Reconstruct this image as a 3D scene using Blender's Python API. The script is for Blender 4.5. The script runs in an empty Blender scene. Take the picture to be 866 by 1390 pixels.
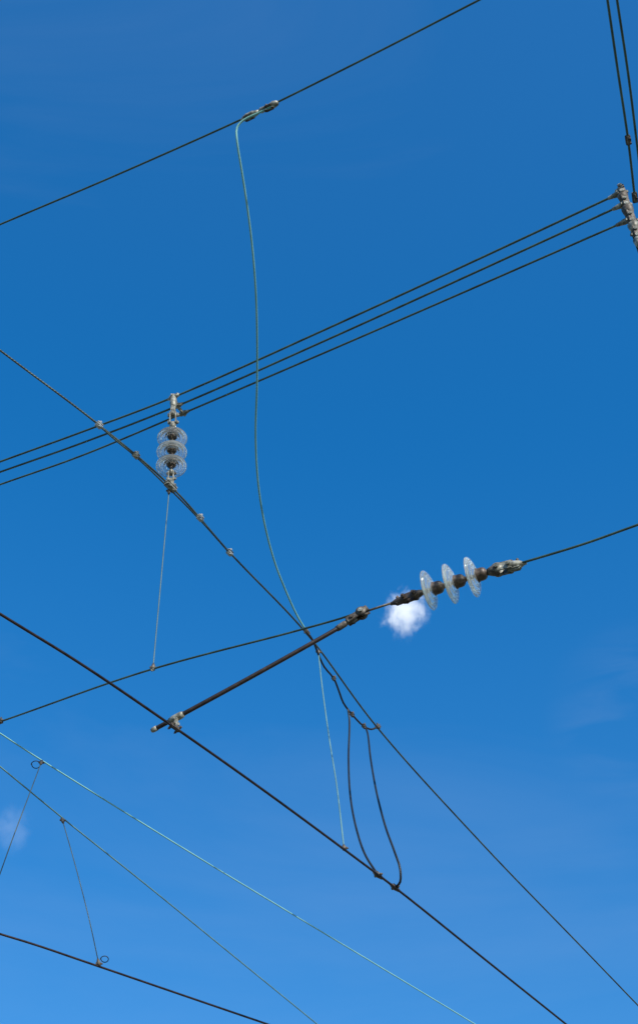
import bpy, bmesh, math, random
from mathutils import Vector, Matrix
random.seed(4)
# Overhead line nodes: image pixels as seen from the camera (eye height CH),
# each (pixel x, pixel y, chosen height in metres).  node() projects a
# pixel onto that height plane; heights are picked so wires, droppers and fittings meet in 3-D.
F=1805.0; CH=1.6; S=math.sqrt(.5)
def node(px,py,z):
    v=695-py
    t=(z-CH)/((F+v)*S)
    return (round((px-433)*t,4), round((F-v)*S*t,4), round(z,4))
RAW={
'span_top':[(0,305,11.0),(160,237,11.0),(328,162,11.0),(376,139,11.0),(510,72,11.0),(650,0,11.0)],
'feeder':[(372,143,10.97),(352,153,10.96),(331,163,10.93),(322,173,10.88),(322,192,10.77),(328,230,10.65),(335,275,10.52),(342,330,10.37),(347,390,10.2),(349,450,10.06),(349,520,9.9),(347,590,9.75),(350,650,9.6),(358,705,9.48),(372,760,9.36),(388,802,9.28),(403,835,9.22),(416,857,9.17)],
'cs1':[(0,627,10.5),(110,587,10.48),(236,539,10.46),(440,448,10.46),(640,356,10.47),(841,262,10.48)],
'cs2':[(0,641,10.44),(110,602,10.42),(241,551,10.40),(440,463,10.38),(640,372,10.37),(847,277,10.36)],
'cs3':[(0,658,10.40),(110,619,10.37),(249,561,10.34),(440,479,10.30),(640,392,10.25),(852,299,10.2)],
'mess':[(0,475,9.6),(135,577,9.4),(232,660,9.3),(312,750,9.25),(418,862,9.2),(510,985,8.95),(650,1141,8.7),(803,1300,8.45)],
'mess2':[(133,576,9.39),(158,598,9.36),(185,620,9.33),(230,663,9.27),(272,706,9.25),(313,752,9.24)],
'pull':[(0,980,7.8),(208,908,7.47),(400,857,7.36),(470,837,7.3),(490,829,7.27)],
'contact':[(0,833,6.4),(110,901,6.4),(238,988,6.4),(350,1067,6.4),(467,1153,6.4),(540,1208,6.4),(655,1300,6.4)],
'arm':[(208,991,6.52),(240,974,6.56),(350,914,6.8),(460,852,7.1),(482,838,7.2)],
'armend':[(496,829,7.2),(530,819,7.2)],
'ins2':[(530,820,7.2),(570,805,7.2),(664,776,7.2),(710,765,7.2)],
'tail':[(708,764,7.2),(790,739,7.2),(866,712,7.2)],
'drop1':[(230,665,9.26),(208,908,7.47)],
'drop2':[(432,884,9.12),(437,930,8.6),(447,1003,7.9),(457,1066,7.2),(467,1152,6.41)],
'jumpA':[(416,857,9.17),(424,868,9.12),(432,888,9.06),(440,905,9.02),(453,921,8.98),(460,938,8.94),(466,954,8.9),(478,970,8.87),(494,986,8.86),(504,990,8.87),(513,986,8.94)],
'jumpB':[(472,962,8.87),(474,975,8.78),(473,1030,8.2),(476,1085,7.5),(485,1130,6.98),(497,1163,6.62),(513,1188,6.41)],
'jumpC':[(496,987,8.86),(499,996,8.7),(503,1030,8.2),(512,1080,7.5),(524,1125,6.98),(536,1158,6.66),(543,1180,6.5),(543,1197,6.42),(536,1205,6.41)],
'm6':[(0,995,7.9),(57,1032,7.9),(250,1152,7.85),(495,1300,7.8)],
'm7':[(0,1040,7.75),(85,1110,7.7),(200,1202,7.7),(320,1300,7.7)],
'c8':[(-25,1260,6.4),(50,1283,6.4),(100,1300,6.4),(135,1312,6.4)],
'drop3':[(57,1034,7.88),(36,1090,7.3),(15,1146,6.9),(-25,1259,6.41)],
'drop4':[(85,1112,7.69),(105,1183,7.15),(122,1250,6.7),(135,1310,6.41)],
'up1':[(824,0,10.7),(838,96,10.7),(852,190,10.65),(861,268,10.55)],
'up2':[(837,0,10.8),(852,100,10.78),(866,212,10.7),(872,262,10.65)],
'clamps_mess':[(135,577,9.39),(185,618,9.34),(232,660,9.28),(272,703,9.25),(312,750,9.24)],
'cloud1':[(549,832,900)],'cloud2':[(14,1125,900)],
}
G={k:[Vector(node(*p)) for p in v] for k,v in RAW.items()}

# ---------------- materials
def newmat(n):
    m=bpy.data.materials.new(n); m.use_nodes=True
    nt=m.node_tree; return m,nt,nt.nodes['Principled BSDF']
def mathn(nt,op,a,b=None):
    n=nt.nodes.new('ShaderNodeMath'); n.operation=op
    for i,x in enumerate((a,b)):
        if x is None: continue
        if isinstance(x,(int,float)): n.inputs[i].default_value=x
        else: nt.links.new(x,n.inputs[i])
    return n.outputs[0]
def ramp(nt,fac,stops):
    r=nt.nodes.new('ShaderNodeValToRGB')
    e=r.color_ramp.elements
    while len(e)<len(stops): e.new(.5)
    for i,(p,c) in enumerate(stops):
        e[i].position=p; e[i].color=(*c,1)
    nt.links.new(fac,r.inputs[0]); return r.outputs[0]
def metal(name,stops,rough=.55,metallic=.4,scale=25,bump=.4):
    m,nt,b=newmat(name)
    tc=nt.nodes.new('ShaderNodeTexCoord')
    n=nt.nodes.new('ShaderNodeTexNoise'); n.inputs['Scale'].default_value=scale; n.inputs['Detail'].default_value=6; n.inputs['Roughness'].default_value=.65
    nt.links.new(tc.outputs['Object'],n.inputs['Vector'])
    nt.links.new(ramp(nt,n.outputs['Fac'],stops),b.inputs['Base Color'])
    b.inputs['Roughness'].default_value=rough; b.inputs['Metallic'].default_value=metallic
    bp=nt.nodes.new('ShaderNodeBump'); bp.inputs['Strength'].default_value=bump; bp.inputs['Distance'].default_value=.003
    nt.links.new(n.outputs['Fac'],bp.inputs['Height']); nt.links.new(bp.outputs[0],b.inputs['Normal'])
    return m
def wiremat(name,dark,light,rough=.5,metallic=.35,lay=.16,strands=6,depth=.003,mixs=.55):
    m,nt,b=newmat(name)
    uv=nt.nodes.new('ShaderNodeUVMap'); uv.uv_map='UVMap'
    sp=nt.nodes.new('ShaderNodeSeparateXYZ'); nt.links.new(uv.outputs[0],sp.inputs[0])
    a=mathn(nt,'MULTIPLY',sp.outputs[0],2*math.pi*strands/lay)
    c=mathn(nt,'MULTIPLY',sp.outputs[1],2*math.pi*strands)
    s=mathn(nt,'SINE',mathn(nt,'ADD',a,c))
    s=mathn(nt,'ADD',mathn(nt,'MULTIPLY',s,.5),.5)
    tc=nt.nodes.new('ShaderNodeTexCoord')
    n=nt.nodes.new('ShaderNodeTexNoise'); n.inputs['Scale'].default_value=7; n.inputs['Detail'].default_value=8
    nt.links.new(tc.outputs['Object'],n.inputs['Vector'])
    f=mathn(nt,'ADD',mathn(nt,'MULTIPLY',s,mixs),mathn(nt,'MULTIPLY',mathn(nt,'SUBTRACT',n.outputs['Fac'],.28),1.0))
    nt.links.new(ramp(nt,f,[(.15,dark),(.85,light)]),b.inputs['Base Color'])
    b.inputs['Roughness'].default_value=rough; b.inputs['Metallic'].default_value=metallic
    bp=nt.nodes.new('ShaderNodeBump'); bp.inputs['Strength'].default_value=.7; bp.inputs['Distance'].default_value=depth
    nt.links.new(s,bp.inputs['Height']); nt.links.new(bp.outputs[0],b.inputs['Normal'])
    return m
M_green=wiremat('oxidised_copper_strand',(.018,.04,.03),(.13,.22,.165),depth=.0012,mixs=.4,rough=.42,metallic=.25)
M_pale=wiremat('pale_verdigris_strand',(.18,.44,.4),(.34,.66,.61),rough=.65,metallic=0,depth=.0005,mixs=.3)
M_mess=wiremat('bronze_strand',(.02,.032,.028),(.14,.19,.155),depth=.0013,mixs=.4,rough=.45)
M_m7=wiremat('tarnished_green_strand',(.08,.17,.16),(.22,.42,.39),rough=.65,metallic=0,depth=.0006,mixs=.35)
M_drop=wiremat('dropper_bronze',(.05,.085,.08),(.15,.25,.23),lay=.06,strands=4,depth=.0005,mixs=.4,metallic=.1)
M_cont=metal('contact_wire_copper',[(.3,(.02,.015,.015)),(.7,(.07,.048,.042))],rough=.4,metallic=.6,scale=14)
M_dark=wiremat('dark_flexible_copper',(.008,.009,.01),(.04,.04,.038),lay=.1,strands=6,depth=.001)
M_galv=metal('weathered_galvanised_steel',[(.3,(.035,.032,.022)),(.46,(.17,.165,.125)),(.6,(.38,.37,.3)),(.76,(.54,.53,.46))],rough=.5,metallic=.2,scale=22)
M_lite=metal('galvanised_steel_plate',[(.3,(.14,.145,.13)),(.5,(.4,.41,.38)),(.75,(.58,.59,.56))],rough=.4,metallic=.3,scale=18)
M_rust=metal('rusty_steel',[(.3,(.03,.024,.018)),(.52,(.1,.08,.06)),(.72,(.27,.25,.2))],rough=.65,metallic=.2,scale=28)
M_tube=metal('painted_dark_tube',[(.3,(.02,.014,.012)),(.6,(.05,.034,.028)),(.8,(.12,.09,.07))],rough=.45,metallic=.3,scale=18)
M_cap=metal('cast_iron_cap',[(.3,(.04,.027,.02)),(.6,(.12,.085,.06)),(.8,(.26,.2,.15))],rough=.5,metallic=.25,scale=40)
mg,nt,b=newmat('toughened_glass')
b.inputs['Base Color'].default_value=(.93,.975,.94,1); b.inputs['Transmission Weight'].default_value=1; b.inputs['Roughness'].default_value=.04; b.inputs['IOR'].default_value=1.48
tr=nt.nodes.new('ShaderNodeBsdfTranslucent'); tr.inputs[0].default_value=(.9,.93,.88,1)
df=nt.nodes.new('ShaderNodeBsdfDiffuse'); df.inputs[0].default_value=(.8,.83,.78,1)
m1=nt.nodes.new('ShaderNodeMixShader'); m1.inputs[0].default_value=.5
nt.links.new(tr.outputs[0],m1.inputs[1]); nt.links.new(df.outputs[0],m1.inputs[2])
m2=nt.nodes.new('ShaderNodeMixShader')
tc=nt.nodes.new('ShaderNodeTexCoord'); nz=nt.nodes.new('ShaderNodeTexNoise'); nz.inputs['Scale'].default_value=4
nt.links.new(tc.outputs['Object'],nz.inputs['Vector'])
nt.links.new(mathn(nt,'MULTIPLY',nz.outputs['Fac'],.38),m2.inputs[0])
nt.links.new(b.outputs[0],m2.inputs[1]); nt.links.new(m1.outputs[0],m2.inputs[2])
nt.links.new(m2.outputs[0],nt.nodes['Material Output'].inputs['Surface'])
M_glass=mg

# ---------------- mesh builder
def axes(d,ref=Vector((0,0,1))):
    d=d.normalized()
    if abs(d.dot(ref))>.97: ref=Vector((0,1,0))
    x=ref.cross(d).normalized(); y=d.cross(x)
    return x,y,d
def frame(o,d,ref=Vector((0,0,1))):
    x,y,z=axes(d,ref)
    return Matrix(((x.x,y.x,z.x,o.x),(x.y,y.y,z.y,o.y),(x.z,y.z,z.z,o.z),(0,0,0,1)))
class MB:
    def __init__(s):
        s.bm=bmesh.new(); s.uv=s.bm.loops.layers.uv.new('UVMap'); s.mats=[]
    def mi(s,m):
        if m not in s.mats: s.mats.append(m)
        return s.mats.index(m)
    def tube(s,pts,r,m,seg=12,smooth=True):
        mi=s.mi(m); n=len(pts); rs=r if isinstance(r,(list,tuple)) else [r]*n
        t=(pts[1]-pts[0]).normalized(); x,y,_=axes(t); rings=[];L=0;ls=[]
        for i,p in enumerate(pts):
            if i: L+=(p-pts[i-1]).length
            ls.append(L)
            tn=(pts[min(i+1,n-1)]-pts[max(i-1,0)]).normalized()
            x=(x-tn*x.dot(tn)).normalized(); y=tn.cross(x)
            rings.append([s.bm.verts.new(p+(x*math.cos(2*math.pi*j/seg)+y*math.sin(2*math.pi*j/seg))*rs[i]) for j in range(seg)])
        for i in range(n-1):
            for j in range(seg):
                k=(j+1)%seg
                f=s.bm.faces.new((rings[i][j],rings[i][k],rings[i+1][k],rings[i+1][j])); f.material_index=mi; f.smooth=smooth
                for l,(a,bb) in zip(f.loops,((ls[i],j),(ls[i],j+1),(ls[i+1],j+1),(ls[i+1],j))): l[s.uv].uv=(a,bb/seg)
        for rg,rev in ((rings[0],True),(rings[-1],False)):
            f=s.bm.faces.new(rg[::-1] if rev else rg); f.material_index=mi
    def cyl(s,p0,p1,r,m,seg=14,r1=None,smooth=True):
        s.tube([p0,p1],[r,r if r1 is None else r1],m,seg,smooth)
    def lathe(s,Mx,prof,m,seg=40,closed=False):
        mi=s.mi(m); rings=[]
        for (r,z) in prof:
            rings.append([s.bm.verts.new(Mx@Vector((r*math.cos(2*math.pi*j/seg),r*math.sin(2*math.pi*j/seg),z))) for j in range(seg)])
        n=len(prof)
        for i in range(n if closed else n-1):
            a=rings[i]; bq=rings[(i+1)%n]
            for j in range(seg):
                k=(j+1)%seg
                f=s.bm.faces.new((a[j],a[k],bq[k],bq[j])); f.material_index=mi; f.smooth=True
        if not closed:
            for rg,rev in ((rings[0],True),(rings[-1],False)):
                f=s.bm.faces.new(rg[::-1] if rev else rg); f.material_index=mi
    def box(s,Mx,sz,m,bev=.003):
        mi=s.mi(m); t=bmesh.new(); bmesh.ops.create_cube(t,size=1)
        for v in t.verts: v.co=Vector((v.co.x*sz[0],v.co.y*sz[1],v.co.z*sz[2]))
        bmesh.ops.bevel(t,geom=t.edges[:],offset=min(bev,min(sz)*.3),segments=2,affect='EDGES')
        mp={v:s.bm.verts.new(Mx@v.co) for v in t.verts}
        for f in t.faces:
            g=s.bm.faces.new([mp[v] for v in f.verts]); g.material_index=mi
        t.free()
    def bolt(s,c,ax,h,m,r=.009):
        ax=ax.normalized()
        s.cyl(c-ax*(h+.012),c+ax*(h+.02),r*.5,m,8)
        s.cyl(c+ax*h,c+ax*(h+.012),r,m,6,smooth=False)
        s.cyl(c-ax*(h+.01),c-ax*h,r,m,6,smooth=False)
    def done(s,name,parent=None):
        bmesh.ops.recalc_face_normals(s.bm,faces=s.bm.faces)
        c=Vector((0,0,0))
        for v in s.bm.verts: c+=v.co
        c/=len(s.bm.verts)
        for v in s.bm.verts: v.co-=c
        me=bpy.data.meshes.new(name); s.bm.to_mesh(me); s.bm.free()
        for m in s.mats: me.materials.append(m)
        o=bpy.data.objects.new(name,me); bpy.context.scene.collection.objects.link(o)
        if parent: o.parent=parent; o.location=c-parent.location
        else: o.location=c
        return o
def empty(name,loc):
    e=bpy.data.objects.new(name,None); e.location=loc; e.empty_display_size=.2
    bpy.context.scene.collection.objects.link(e); return e

def cr(pts,step=.06):
    P_=[pts[0]*2-pts[1]]+list(pts)+[pts[-1]*2-pts[-2]]
    out=[]
    for i in range(1,len(P_)-2):
        p0,p1,p2,p3=P_[i-1],P_[i],P_[i+1],P_[i+2]
        d=lambda a,b_:max((a-b_).length,1e-5)**.5
        t0=0;t1=t0+d(p0,p1);t2=t1+d(p1,p2);t3=t2+d(p2,p3)
        n=max(3,min(160,int((p2-p1).length/step)))
        for k in range(n):
            t=t1+(t2-t1)*k/n
            A1=p0*((t1-t)/(t1-t0))+p1*((t-t0)/(t1-t0)); A2=p1*((t2-t)/(t2-t1))+p2*((t-t1)/(t2-t1)); A3=p2*((t3-t)/(t3-t2))+p3*((t-t2)/(t3-t2))
            B1=A1*((t2-t)/(t2-t0))+A2*((t-t0)/(t2-t0)); B2=A2*((t3-t)/(t3-t1))+A3*((t-t1)/(t3-t1))
            out.append(B1*((t2-t)/(t2-t1))+B2*((t-t1)/(t2-t1)))
    out.append(pts[-1]); return out
def ext(pts,a=0,b=0,up=.0):
    pts=list(pts)
    if a:
        d=(pts[0]-pts[1]).normalized(); pts=[pts[0]+d*a+Vector((0,0,up)),pts[0]+d*a*.4]+pts
    if b:
        d=(pts[-1]-pts[-2]).normalized(); pts=pts+[pts[-1]+d*b*.4,pts[-1]+d*b+Vector((0,0,up))]
    return pts
def wire(name,pts,r,m,a=0,b=0,step=.06,seg=12):
    mb=MB(); mb.tube(cr(ext(pts,a,b),step),r,m,seg); return mb.done(name)

def pgclamp(name,c,d,parent,L=.07,W=.035,n=1,m=None,ax=None):
    """bolted parallel groove clamp: two grooved jaws round the wire with through bolts"""
    m=m or M_galv; mb=MB(); x,y,z=axes(d)
    side=ax.normalized() if ax else y
    for sg in (-1,1):
        Mx=frame(c+side*sg*W*.3,d,side)
        mb.box(Mx,(W,W*.42,L),m,.004)
        mb.cyl(c+side*sg*W*.35-z*L*.42,c+side*sg*W*.35+z*L*.42,W*.32,m,10)
    lat=z.cross(side)
    for i in range(n):
        o=c+z*(L*((i+.5)/n-.5))+lat*W*.28
        mb.bolt(o,side,W*.55,m,W*.26)
    return mb.done(name,parent)

# ---------------- span wire with feeder tap
w=wire('span_wire',G['span_top'],.008,M_green,25,25)
a,bq=G['span_top'][2],G['span_top'][3]; d=bq-a; dl=d.length; du=d.normalized()
mb=MB(); sx_,sy_,_=axes(d)
o=a+Vector((0,0,-.01))
mb.tube([o+du*dl*k for k in (.0,.06,.14,.3,.42,.5)],[.012,.02,.028,.03,.022,.016],M_galv,14)
mb.tube([o+du*dl*k for k in (.5,.56,.66,.8,.9,1.0,1.04)],[.014,.024,.022,.022,.028,.022,.012],M_galv,14)
for k,l in ((.22,.085),(.78,.07)):
    mb.box(frame(o+du*dl*k-sy_*.012,d),(.055,.02,l),M_rust,.006)
for k in (.14,.3,.7,.88): mb.bolt(o+du*dl*k,sy_,.034,M_rust,.013)
mb.done('tap_connector',w)
fe=wire('feeder_jumper_cable',G['feeder'],.008,M_pale)
# ---------------- cross span wires
cs=[wire('cross_span_wire',G[k],r,M_green,25,0) for k,r in (('cs1',.0094),('cs2',.0092),('cs3',.0086))]
e1,e2,e3=G['cs1'][-1],G['cs2'][-1],G['cs3'][-1]
bx=Vector(((e1.x+e2.x+e3.x)/3,(e1.y+e2.y+e3.y)/3,0))
br=empty('wire_anchor_bracket',Vector((bx.x,bx.y,10.3)))
mb=MB()
top=Vector((e1.x+.01,e1.y,10.56)); low=Vector((e3.x+.03,e3.y-.02,9.75))
ax=(low-top); au=ax.normalized()
for sg in (-1,1):
    mb.box(frame((top+low)/2+Vector((0,sg*.026,0)),ax,Vector((0,1,0))),(.05,.01,ax.length),M_rust,.003)
mb.done('hanger_plates',br)
mb=MB()
s0=.015; k=0
for step_,rr,mm in ((.07,.034,M_galv),(.10,.042,M_rust),(.06,.03,M_galv),(.13,.046,M_rust),(.08,.036,M_rust),(.11,.044,M_galv),(.07,.034,M_rust),(.12,.042,M_galv)):
    e=top+au*s0
    mb.tube([e,e+au*step_*.25,e+au*step_*.6,e+au*step_*.95],[rr*.55,rr,rr*.88,rr*.5],mm,14)
    mb.bolt(e+au*step_*.1,Vector((.2,1,0)),.034,M_galv,.02 if k%2 else .016)
    if k%2==0: mb.bolt(e+au*step_*.55,Vector((1,.1,.1)),rr+.002,M_galv,.015)
    s0+=step_; k+=1
mb.done('pins_and_nuts',br)
mb=MB()
for g in ('cs1','cs2','cs3'):
    e=G[g][-1]; dd=(G[g][-2]-e).normalized()
    mb.tube([e-dd*.01,e+dd*.03,e+dd*.06,e+dd*.09,e+dd*.1],[.02,.024,.018,.014,.01],M_galv)
mb.done('wire_sockets',br)
# ---------------- upper right pair
u1=wire('stay_wire',G['up1'],.0095,M_green,20,0)
u2=wire('stay_wire',G['up2'],.0095,M_green,20,2)
pgclamp('pair_clamp',G['up1'][2],G['up1'][2]-G['up1'][1],u1,.07,.04,2,M_rust)
pgclamp('end_clamp',G['up1'][3],G['up1'][3]-G['up1'][2],u1,.08,.04,1,M_rust)

# ---------------- messenger
ms=wire('catenary_wire',G['mess'],.0082,M_mess,25,40)
mb=MB(); mb.tube(cr(G['mess2']),.007,M_mess); mb.done('splice_strand',ms)
dm=G['mess'][3]-G['mess'][1]
for i,c in enumerate(G['clamps_mess']):
    pgclamp('splice_clamp_%d'%(i+1),c,dm,ms,.058 if i!=2 else .11,.04 if i!=2 else .05,1 if i!=2 else 2,M_lite if i in(0,3,4) else M_galv)

# ---------------- insulators
def unit(mb,base,axv,R,sp):
    """cap-and-pin disc; axv points to the cap end; base = pin end"""
    Mx=frame(base,axv); k=sp/.146
    g=lambda pr:[(r*R/.1275,z*k) for r,z in pr]
    cap=[(.012,.058),(.03,.056),(.047,.062),(.050,.07),(.049,.078),(.044,.084),(.045,.104),(.042,.12),(.032,.132),(.022,.137),(.018,.142),(.016,.152)]
    mb.lathe(Mx,[(r*.95,z*k) for r,z in cap],M_cap,28)
    glass=[(.022,.068),(.05,.075),(.07,.070),(.095,.062),(.117,.051),(.125,.044),(.1275,.038),(.1265,.033),(.122,.031),(.117,.036),(.108,.044),
           (.100,.046),(.096,.040),(.092,.033),(.088,.031),(.084,.034),(.080,.043),(.072,.050),(.065,.047),(.061,.036),(.057,.032),(.053,.036),(.048,.050),(.038,.053),(.028,.052),(.02,.053)]
    mb.lathe(Mx,g(glass),M_glass,72,closed=True)
    mb.lathe(Mx,[(r,z*k) for r,z in [(.009,-.004),(.013,.0),(.013,.012),(.012,.02),(.014,.032),(.032,.040),(.036,.055)]],M_cap,20)

tp=G['cs1'][2]; bt=G['mess'][2]
base=bt.copy(); ax=(tp-base); A=ax.normalized()
v1=empty('glass_insulator_string',base+ax*.5)
sp=.178; st=base+A*(.20)
mb=MB()
for i in range(3): unit(mb,st+A*sp*i,A,.125,sp*1.0)
mb.done('glass_discs_and_caps',v1)
mb=MB()
xx,yy,_=axes(A)
mb.box(frame(base+A*.04,A),(.05,.03,.09),M_galv,.006)
for sg in (-1,1): mb.box(frame(base+A*.12+xx*sg*.02,A),(.01,.035,.12),M_galv,.003)
mb.bolt(base+A*.09,xx,.025,M_galv,.014); mb.bolt(base+A*.155,xx,.025,M_rust,.014)
mb.bolt(base+A*.02+yy*.01,yy,.02,M_galv,.012)
mb.tube([base+A*.14,base+A*.18,base+A*.205],[.016,.022,.012],M_galv)
mb.done('lower_clevis',v1)
mb=MB()
c0=st+A*(sp*3)
mb.tube([c0-A*.01,c0+A*.03,c0+A*.06,c0+A*.08],[.02,.03,.024,.016],M_galv)
for sg in (-1,1): mb.box(frame(c0+A*.13+xx*sg*.024,A),(.011,.05,.15),M_galv,.003)
mb.bolt(c0+A*.08,xx,.032,M_galv,.018); mb.bolt(c0+A*.18,xx,.034,M_galv,.02)
mb.box(frame(c0+A*.23,A),(.04,.055,.12),M_galv,.008)
rem=(tp-(c0+A*.27)).length
mb.tube([c0+A*.25,c0+A*(.27+rem*.5),tp+A*.02],[.02,.032,.024],M_galv)
mb.done('upper_clevis',v1)
mb=MB()
q=[G['cs1'][2],G['cs2'][2],G['cs3'][2]]
wd=(G['cs1'][3]-G['cs1'][2]).normalized()
for i,p in enumerate(q):
    mb.box(frame(p,wd),(.035,.035,.07),M_galv,.006)
    mb.tube([p-wd*.06,p,p+wd*.06],[.012,.022,.012],M_galv)
    mb.bolt(p+Vector((0,0,.0)),wd.cross(A),.02,M_galv,.013)
mb.tube([q[0]+A*.03,q[0],q[1],q[2]],[.014,.018,.016,.014],M_galv)
mb.bolt(q[0]+A*.02,wd,.03,M_galv,.013)
mb.done('yoke_clamp',v1)

# ---------------- pull-off wire and steady arm
pw=wire('pull_off_wire',G['pull'],.0074,M_green,15,0)
pgclamp('dropper_clip',G['drop1'][1],G['pull'][2]-G['pull'][1],pw,.03,.024,1)
pgclamp('end_clip',G['pull'][0]+(G['pull'][1]-G['pull'][0])*.01,G['pull'][1]-G['pull'][0],pw,.04,.03,1,M_rust)
ct=wire('contact_wire',G['contact'],.0085,M_cont,20,40,seg=14)
ar=G['arm']; arm=empty('steady_arm',ar[2])
mb=MB(); ptsA=cr(ar); mb.tube(ptsA,.0145,M_tube,18)
d0=(ar[1]-ar[0]).normalized()
mb.tube([ar[0]-d0*.012,ar[0],ar[0]+d0*.03],[.012,.0175,.0175],M_galv)
mb.done('arm_tube',arm)
mb=MB()
cp=ar[1]; cw=G['contact'][2]; cdir=(G['contact'][3]-cw).normalized()
v=(cw-cp)
mb.tube([cp-d0*.05,cp-d0*.02,cp+d0*.03,cp+d0*.05],[.019,.024,.024,.019],M_galv)
mb.box(frame(cp+v*.45,v,cdir),(.02,.026,v.length*.9),M_galv,.005)
mb.bolt(cp+v*.35,d0.cross(v).normalized(),.016,M_galv,.012)
mb.box(frame(cw-v.normalized()*.008,cdir),(.026,.03,.085),M_rust,.006)
for s_ in(-.028,.028): mb.bolt(cw+cdir*s_-v.normalized()*.01,cdir.cross(v).normalized(),.016,M_rust,.009)
mb.done('contact_wire_clip',arm)
mb=MB()
h=ar[3]; ht=G['armend'][0]; hd=(ht-h).normalized(); HL=(ht-h).length
mb.tube([h-hd*.02,h,h+hd*.05,h+hd*.06],[.018,.021,.021,.016],M_rust)
mb.tube([h+hd*.06,h+hd*.1,h+hd*.13],[.018,.026,.022],M_rust)
hx,hy,_=axes(hd)
for sg in (-1,1): mb.box(frame(h+hd*(HL-.06)+hx*sg*.02,hd),(.01,.045,.16),M_rust,.004)
for sg in (-1,1): mb.lathe(frame(ht-hd*.03+hx*sg*.024,hx),[(.006,-.005),(.034,-.004),(.034,.004),(.006,.005)],M_rust,24)
mb.bolt(ht-hd*.03,hx,.032,M_galv,.017)
mb.bolt(ht-hd*.1,hx,.026,M_rust,.013)
mb.tube([ht-hd*.09,ht-hd*.04+hy*.02,ht+hy*.006],[.012,.016,.01],M_rust)
mb.done('swivel_fork',arm)
mb=MB(); mb.tube([ht-hd*.02,G['armend'][1]],.0075,M_rust,10)
mb.done('tie_rod',arm)

# horizontal string
i0,i1,i2,i3=G['ins2']; h2=empty('glass_insulator_string',(i1+i2)*.5)
A2=(i2-i1).normalized(); sp2=.146
st2=i1+A2*.02
mb=MB()
for i in range(3): unit(mb,st2+A2*sp2*i,A2,.132,sp2)
mb.done('glass_discs_and_caps',h2)
def strain(name,p,q_,m1,m2,k):
    """tapered forked strain fitting from p (insulator side) to q_ (wire side)"""
    mb=MB(); d=(q_-p); Ld=d.length; d.normalize(); x,y,_=axes(d)
    mb.tube([p-d*.005,p+d*Ld*.1,p+d*Ld*.2,p+d*Ld*.28],[.016*k,.026*k,.03*k,.018*k],m2)
    for sg in (-1,1):
        mb.box(frame(p+d*Ld*.42+x*sg*.02*k,d),(.009,.05*k,Ld*.42),m1,.004)
        mb.lathe(frame(p+d*Ld*.25+x*sg*.02*k,x),[(.004,-.006),(.027*k,-.005),(.027*k,.005),(.004,.006)],m1,20)
    mb.bolt(p+d*Ld*.25,x,.03*k,m1,.015); mb.bolt(p+d*Ld*.55,x,.03*k,m1,.015)
    mb.tube([p+d*Ld*.48,p+d*Ld*.6,p+d*Ld*.82,p+d*Ld*.93,q_],[.02*k,.028*k,.022*k,.013,.01],m1)
    mb.box(frame(p+d*Ld*.7-y*.008,d),(.032*k,.046*k,Ld*.3),m1,.008)
    for kk in (.62,.78): mb.bolt(p+d*Ld*kk+y*.005,y,.022*k,m2,.011)
    return mb.done(name,h2)
strain('strain_fork_a',i1+A2*.02,i0,M_cap,M_cap,.95)
strain('strain_fork_b',st2+A2*(sp2*3),i3+(i3-i2).normalized()*.02,M_galv,M_rust,1.3)
wire('registration_wire',G['tail'],.008,M_green,0,25)

# ---------------- droppers
def dropper(pts,r,m=M_drop,name='dropper_wire'):
    o=wire(name,pts,r,m,seg=8)
    for nm,p,d in (('top_clip',pts[0],pts[1]-pts[0]),('bottom_clip',pts[-1],pts[-2]-pts[-1])):
        mb=MB(); d=d.normalized()
        mb.tube([p-d*.012,p+d*.01,p+d*.035,p+d*.05],[.012,.016,.012,.006],M_rust,10)
        mb.bolt(p+d*.012,Vector((1,.2,0)),.012,M_rust,.009)
        mb.done(nm,o)
    return o
dropper(G['drop1'],.0042); dropper(G['drop2'],.005,m=M_m7)
o3=dropper(G['drop3'],.004,m=M_mess); o4=dropper(G['drop4'],.004,m=M_mess)
def loop(c,R,ax,par,r=.0036):
    mb=MB(); x,y,_=axes(ax)
    pts=[c+(x*math.cos(t)*R+y*math.sin(t)*R*.85)+ax.normalized()*.004*t for t in [i*.25 for i in range(27)]]
    mb.tube(pts,r,M_dark,8); mb.done('wire_loop',par)
vd=Vector((0,.75,.65))
loop(G['drop3'][0]+Vector((-.045,0,-.03)),.036,vd,o3)
loop(G['drop4'][-1]+Vector((.035,0,.045)),.03,vd,o4)
# ---------------- flexible jumpers
j=wire('jumper_cable',G['jumpA'],.0088,M_dark)
for i,(k,t) in enumerate(((0,.09),(4,.05),(7,.06),(8,.06),(10,.07))):
    p=G['jumpA'][k]; q_=G['jumpA'][k-1] if k else G['jumpA'][1]
    pgclamp('jumper_clamp_%d'%(i+1),p,p-q_,j,t*.8,.03,1,M_rust)
for g in('jumpB','jumpC'):
    o=wire('jumper_cable',G[g],.0086,M_dark)
    p=G[g][-1]; mb=MB()
    cd=(G['contact'][5]-G['contact'][4]).normalized()
    mb.box(frame(p+Vector((0,0,.008)),cd),(.03,.03,.06),M_rust,.008)
    mb.tube([p+cd*.05,p+cd*.0,p-cd*.05],[.012,.019,.012],M_rust)
    mb.bolt(p,cd.cross(Vector((0,0,1))),.018,M_rust,.01); mb.done('feed_clamp',o)

# ---------------- neighbouring track
wire('catenary_wire',G['m6'],.006,M_pale,15,40); wire('catenary_wire',G['m7'],.006,M_m7,15,40)
wire('contact_wire',G['c8'],.0083,M_cont,20,40)

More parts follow.
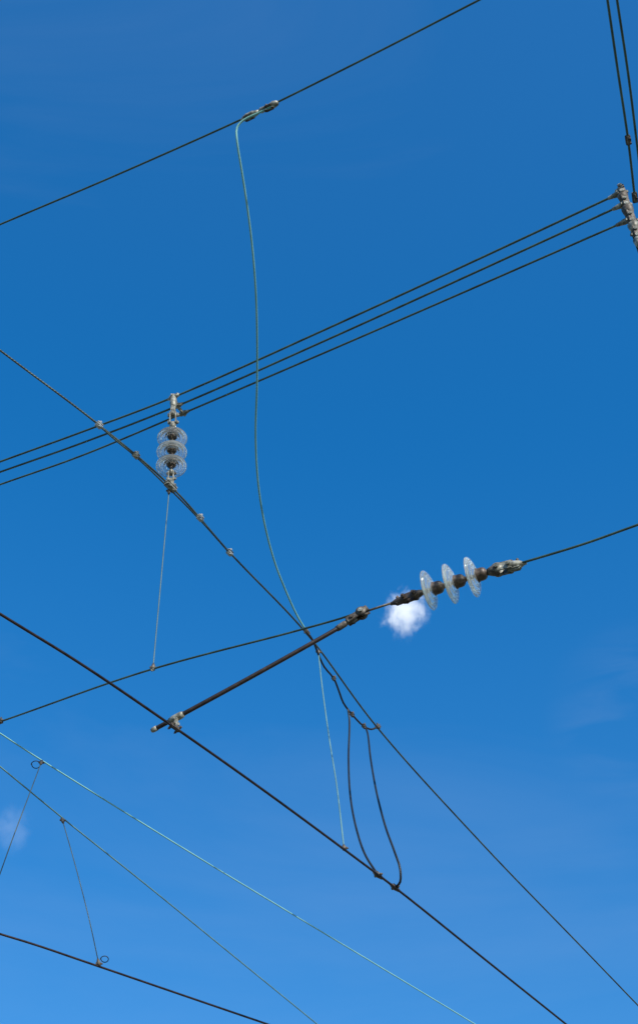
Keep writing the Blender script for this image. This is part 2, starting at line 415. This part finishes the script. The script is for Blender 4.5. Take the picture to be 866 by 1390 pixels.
# ---------------- ground
me=bpy.data.meshes.new('ground'); Z=6000
me.from_pydata([(-Z,-Z,0),(Z,-Z,0),(Z,Z,0),(-Z,Z,0)],[],[(0,1,2,3)]); go=bpy.data.objects.new('ground',me); bpy.context.scene.collection.objects.link(go)
m,nt,b=newmat('gravel_and_grass'); tc=nt.nodes.new('ShaderNodeTexCoord')
n=nt.nodes.new('ShaderNodeTexNoise'); n.inputs['Scale'].default_value=.15; n.inputs['Detail'].default_value=12
n2=nt.nodes.new('ShaderNodeTexVoronoi'); n2.inputs['Scale'].default_value=18
nt.links.new(tc.outputs['Object'],n.inputs['Vector']); nt.links.new(tc.outputs['Object'],n2.inputs['Vector'])
c1=ramp(nt,n.outputs['Fac'],[(.42,(.2,.18,.15)),(.58,(.06,.09,.03))]); 
mx=nt.nodes.new('ShaderNodeMix'); mx.data_type='RGBA'; mx.blend_type='MULTIPLY'; mx.inputs[0].default_value=.5
nt.links.new(c1,mx.inputs[6]); nt.links.new(n2.outputs['Color'],mx.inputs[7]); nt.links.new(mx.outputs[2],b.inputs['Base Color']); b.inputs['Roughness'].default_value=.95
me.materials.append(m)

# ---------------- clouds (volumes, ~900 m up)
def cloud(name,c,scl,dens,em,seed,cut,amp=3.4,rot=(0,0,0)):
    bm=bmesh.new(); bmesh.ops.create_icosphere(bm,subdivisions=3,radius=1); me=bpy.data.meshes.new(name); bm.to_mesh(me); bm.free()
    o=bpy.data.objects.new(name,me); o.location=c; o.scale=scl; o.rotation_euler=rot; bpy.context.scene.collection.objects.link(o)
    m=bpy.data.materials.new(name+'_vapour'); m.use_nodes=True; nt=m.node_tree; nt.nodes.clear()
    out=nt.nodes.new('ShaderNodeOutputMaterial'); pv=nt.nodes.new('ShaderNodeVolumePrincipled'); nt.links.new(pv.outputs[0],out.inputs['Volume'])
    tc=nt.nodes.new('ShaderNodeTexCoord'); n=nt.nodes.new('ShaderNodeTexNoise'); n.noise_dimensions='4D'; n.inputs['W'].default_value=seed
    n.inputs['Scale'].default_value=1.7; n.inputs['Detail'].default_value=8; n.inputs['Roughness'].default_value=.66; n.inputs['Distortion'].default_value=.7
    nt.links.new(tc.outputs['Object'],n.inputs['Vector'])
    ln=nt.nodes.new('ShaderNodeVectorMath'); ln.operation='LENGTH'; nt.links.new(tc.outputs['Object'],ln.inputs[0])
    f=mathn(nt,'MULTIPLY',mathn(nt,'SUBTRACT',1.0,ln.outputs['Value']),1.8)
    f=mathn(nt,'ADD',f,mathn(nt,'MULTIPLY',mathn(nt,'SUBTRACT',n.outputs['Fac'],.5),amp))
    f=mathn(nt,'MAXIMUM',mathn(nt,'SUBTRACT',f,cut),0.0)
    edge=mathn(nt,'MAXIMUM',mathn(nt,'SUBTRACT',1.0,ln.outputs['Value']),0.0)
    f=mathn(nt,'MULTIPLY',f,mathn(nt,'MINIMUM',mathn(nt,'MULTIPLY',edge,2.0),1.0))
    dn_=mathn(nt,'MULTIPLY',f,dens)
    nt.links.new(dn_,pv.inputs['Density']); pv.inputs['Color'].default_value=(.98,.98,.98,1)
    pv.inputs['Emission Color'].default_value=(.92,.96,1,1)
    nt.links.new(mathn(nt,'MULTIPLY',dn_,em),pv.inputs['Emission Strength'])  # added glow in place of light scattered many times inside the cloud
    me.materials.append(m)
cloud('cloud',G['cloud1'][0],(33,33,44),.05,.68,2.3,.78,5.0,(0,.5,.2))
cloud('cloud',G['cloud2'][0],(36,30,44),.003,.62,7.1,.5,5.0)

# ---------------- light, sky, camera
el=math.radians(34); az=math.radians(152)
sd=Vector((math.sin(az)*math.cos(el),math.cos(az)*math.cos(el),math.sin(el)))
sl=bpy.data.lights.new('sun','SUN'); sl.energy=4.9; sl.angle=math.radians(.5); sl.color=(1,.965,.91)
so=bpy.data.objects.new('sun',sl); so.rotation_euler=(-sd).to_track_quat('-Z','Y').to_euler(); so.location=(5,-10,30); bpy.context.scene.collection.objects.link(so)
w=bpy.data.worlds.new('World'); bpy.context.scene.world=w; w.use_nodes=True; nt=w.node_tree
bg=nt.nodes['Background']; sk=nt.nodes.new('ShaderNodeTexSky'); sk.sky_type='NISHITA'; sk.sun_disc=False
sk.sun_elevation=el; sk.sun_rotation=az; sk.air_density=1.0; sk.dust_density=.3; sk.ozone_density=2.5
gm=nt.nodes.new('ShaderNodeGamma'); gm.inputs[1].default_value=.68
hs=nt.nodes.new('ShaderNodeHueSaturation'); hs.inputs['Saturation'].default_value=1.75; hs.inputs['Hue'].default_value=.508; hs.inputs['Value'].default_value=2.05
nt.links.new(sk.outputs[0],gm.inputs[0]); nt.links.new(gm.outputs[0],hs.inputs['Color'])
tc=nt.nodes.new('ShaderNodeTexCoord'); mp=nt.nodes.new('ShaderNodeMapping'); mp.inputs['Scale'].default_value=(1.1,2.2,3.6); mp.inputs['Rotation'].default_value=(.3,.5,.2)
nt.links.new(tc.outputs['Generated'],mp.inputs[0])
n=nt.nodes.new('ShaderNodeTexNoise'); n.inputs['Scale'].default_value=1.6; n.inputs['Detail'].default_value=7; n.inputs['Roughness'].default_value=.55; n.inputs['Distortion'].default_value=.6
nt.links.new(mp.outputs[0],n.inputs['Vector'])
mr=nt.nodes.new('ShaderNodeMapRange'); mr.inputs['From Min'].default_value=.5; mr.inputs['From Max'].default_value=.85; mr.inputs['To Max'].default_value=.07
nt.links.new(n.outputs['Fac'],mr.inputs['Value'])
# one thin cirrus streak
cd=Vector((.235,.785,.575)).normalized()
dt=nt.nodes.new('ShaderNodeVectorMath'); dt.operation='DOT_PRODUCT'; nt.links.new(tc.outputs['Generated'],dt.inputs[0]); dt.inputs[1].default_value=cd
mk=nt.nodes.new('ShaderNodeMapRange'); mk.interpolation_type='SMOOTHSTEP'; mk.inputs['From Min'].default_value=.997; mk.inputs['From Max'].default_value=1.0
nt.links.new(dt.outputs['Value'],mk.inputs['Value'])
mp2=nt.nodes.new('ShaderNodeMapping'); mp2.inputs['Scale'].default_value=(6,10,30); mp2.inputs['Rotation'].default_value=(0,.3,0)
nt.links.new(tc.outputs['Generated'],mp2.inputs[0])
nn=nt.nodes.new('ShaderNodeTexNoise'); nn.inputs['Scale'].default_value=1.5; nn.inputs['Detail'].default_value=6; nn.inputs['Distortion'].default_value=.5; nt.links.new(mp2.outputs[0],nn.inputs['Vector'])
mk2=nt.nodes.new('ShaderNodeMapRange'); mk2.inputs['From Min'].default_value=.42; mk2.inputs['From Max'].default_value=.75; mk2.inputs['To Max'].default_value=.055
nt.links.new(nn.outputs['Fac'],mk2.inputs['Value'])
wisp=mathn(nt,'MULTIPLY',mk.outputs[0],mk2.outputs[0])
sp_=nt.nodes.new('ShaderNodeSeparateXYZ'); nt.links.new(tc.outputs['Generated'],sp_.inputs[0])
mr2=nt.nodes.new('ShaderNodeMapRange'); mr2.interpolation_type='SMOOTHSTEP'; mr2.inputs['From Min'].default_value=.72; mr2.inputs['From Max'].default_value=.95; mr2.inputs['To Max'].default_value=.02
nt.links.new(sp_.outputs[2],mr2.inputs['Value'])
fac=mathn(nt,'ADD',mathn(nt,'ADD',mr.outputs[0],mr2.outputs[0]),wisp)
mix=nt.nodes.new('ShaderNodeMix'); mix.data_type='RGBA'; nt.links.new(fac,mix.inputs[0]); nt.links.new(hs.outputs[0],mix.inputs[6]); mix.inputs[7].default_value=(5.0,5.6,6.4,1)
nt.links.new(mix.outputs[2],bg.inputs[0]); bg.inputs[1].default_value=.14
cam=bpy.data.cameras.new('camera'); co=bpy.data.objects.new('camera',cam); bpy.context.scene.collection.objects.link(co)
co.location=(0,0,CH); co.rotation_euler=(math.radians(135),0,0)
cam.sensor_fit='VERTICAL'; cam.sensor_height=36; cam.lens=36*F/1390; cam.clip_end=30000
bpy.context.scene.camera=co
sc=bpy.context.scene; sc.view_settings.view_transform='Standard'; sc.view_settings.look='None'; sc.view_settings.exposure=0
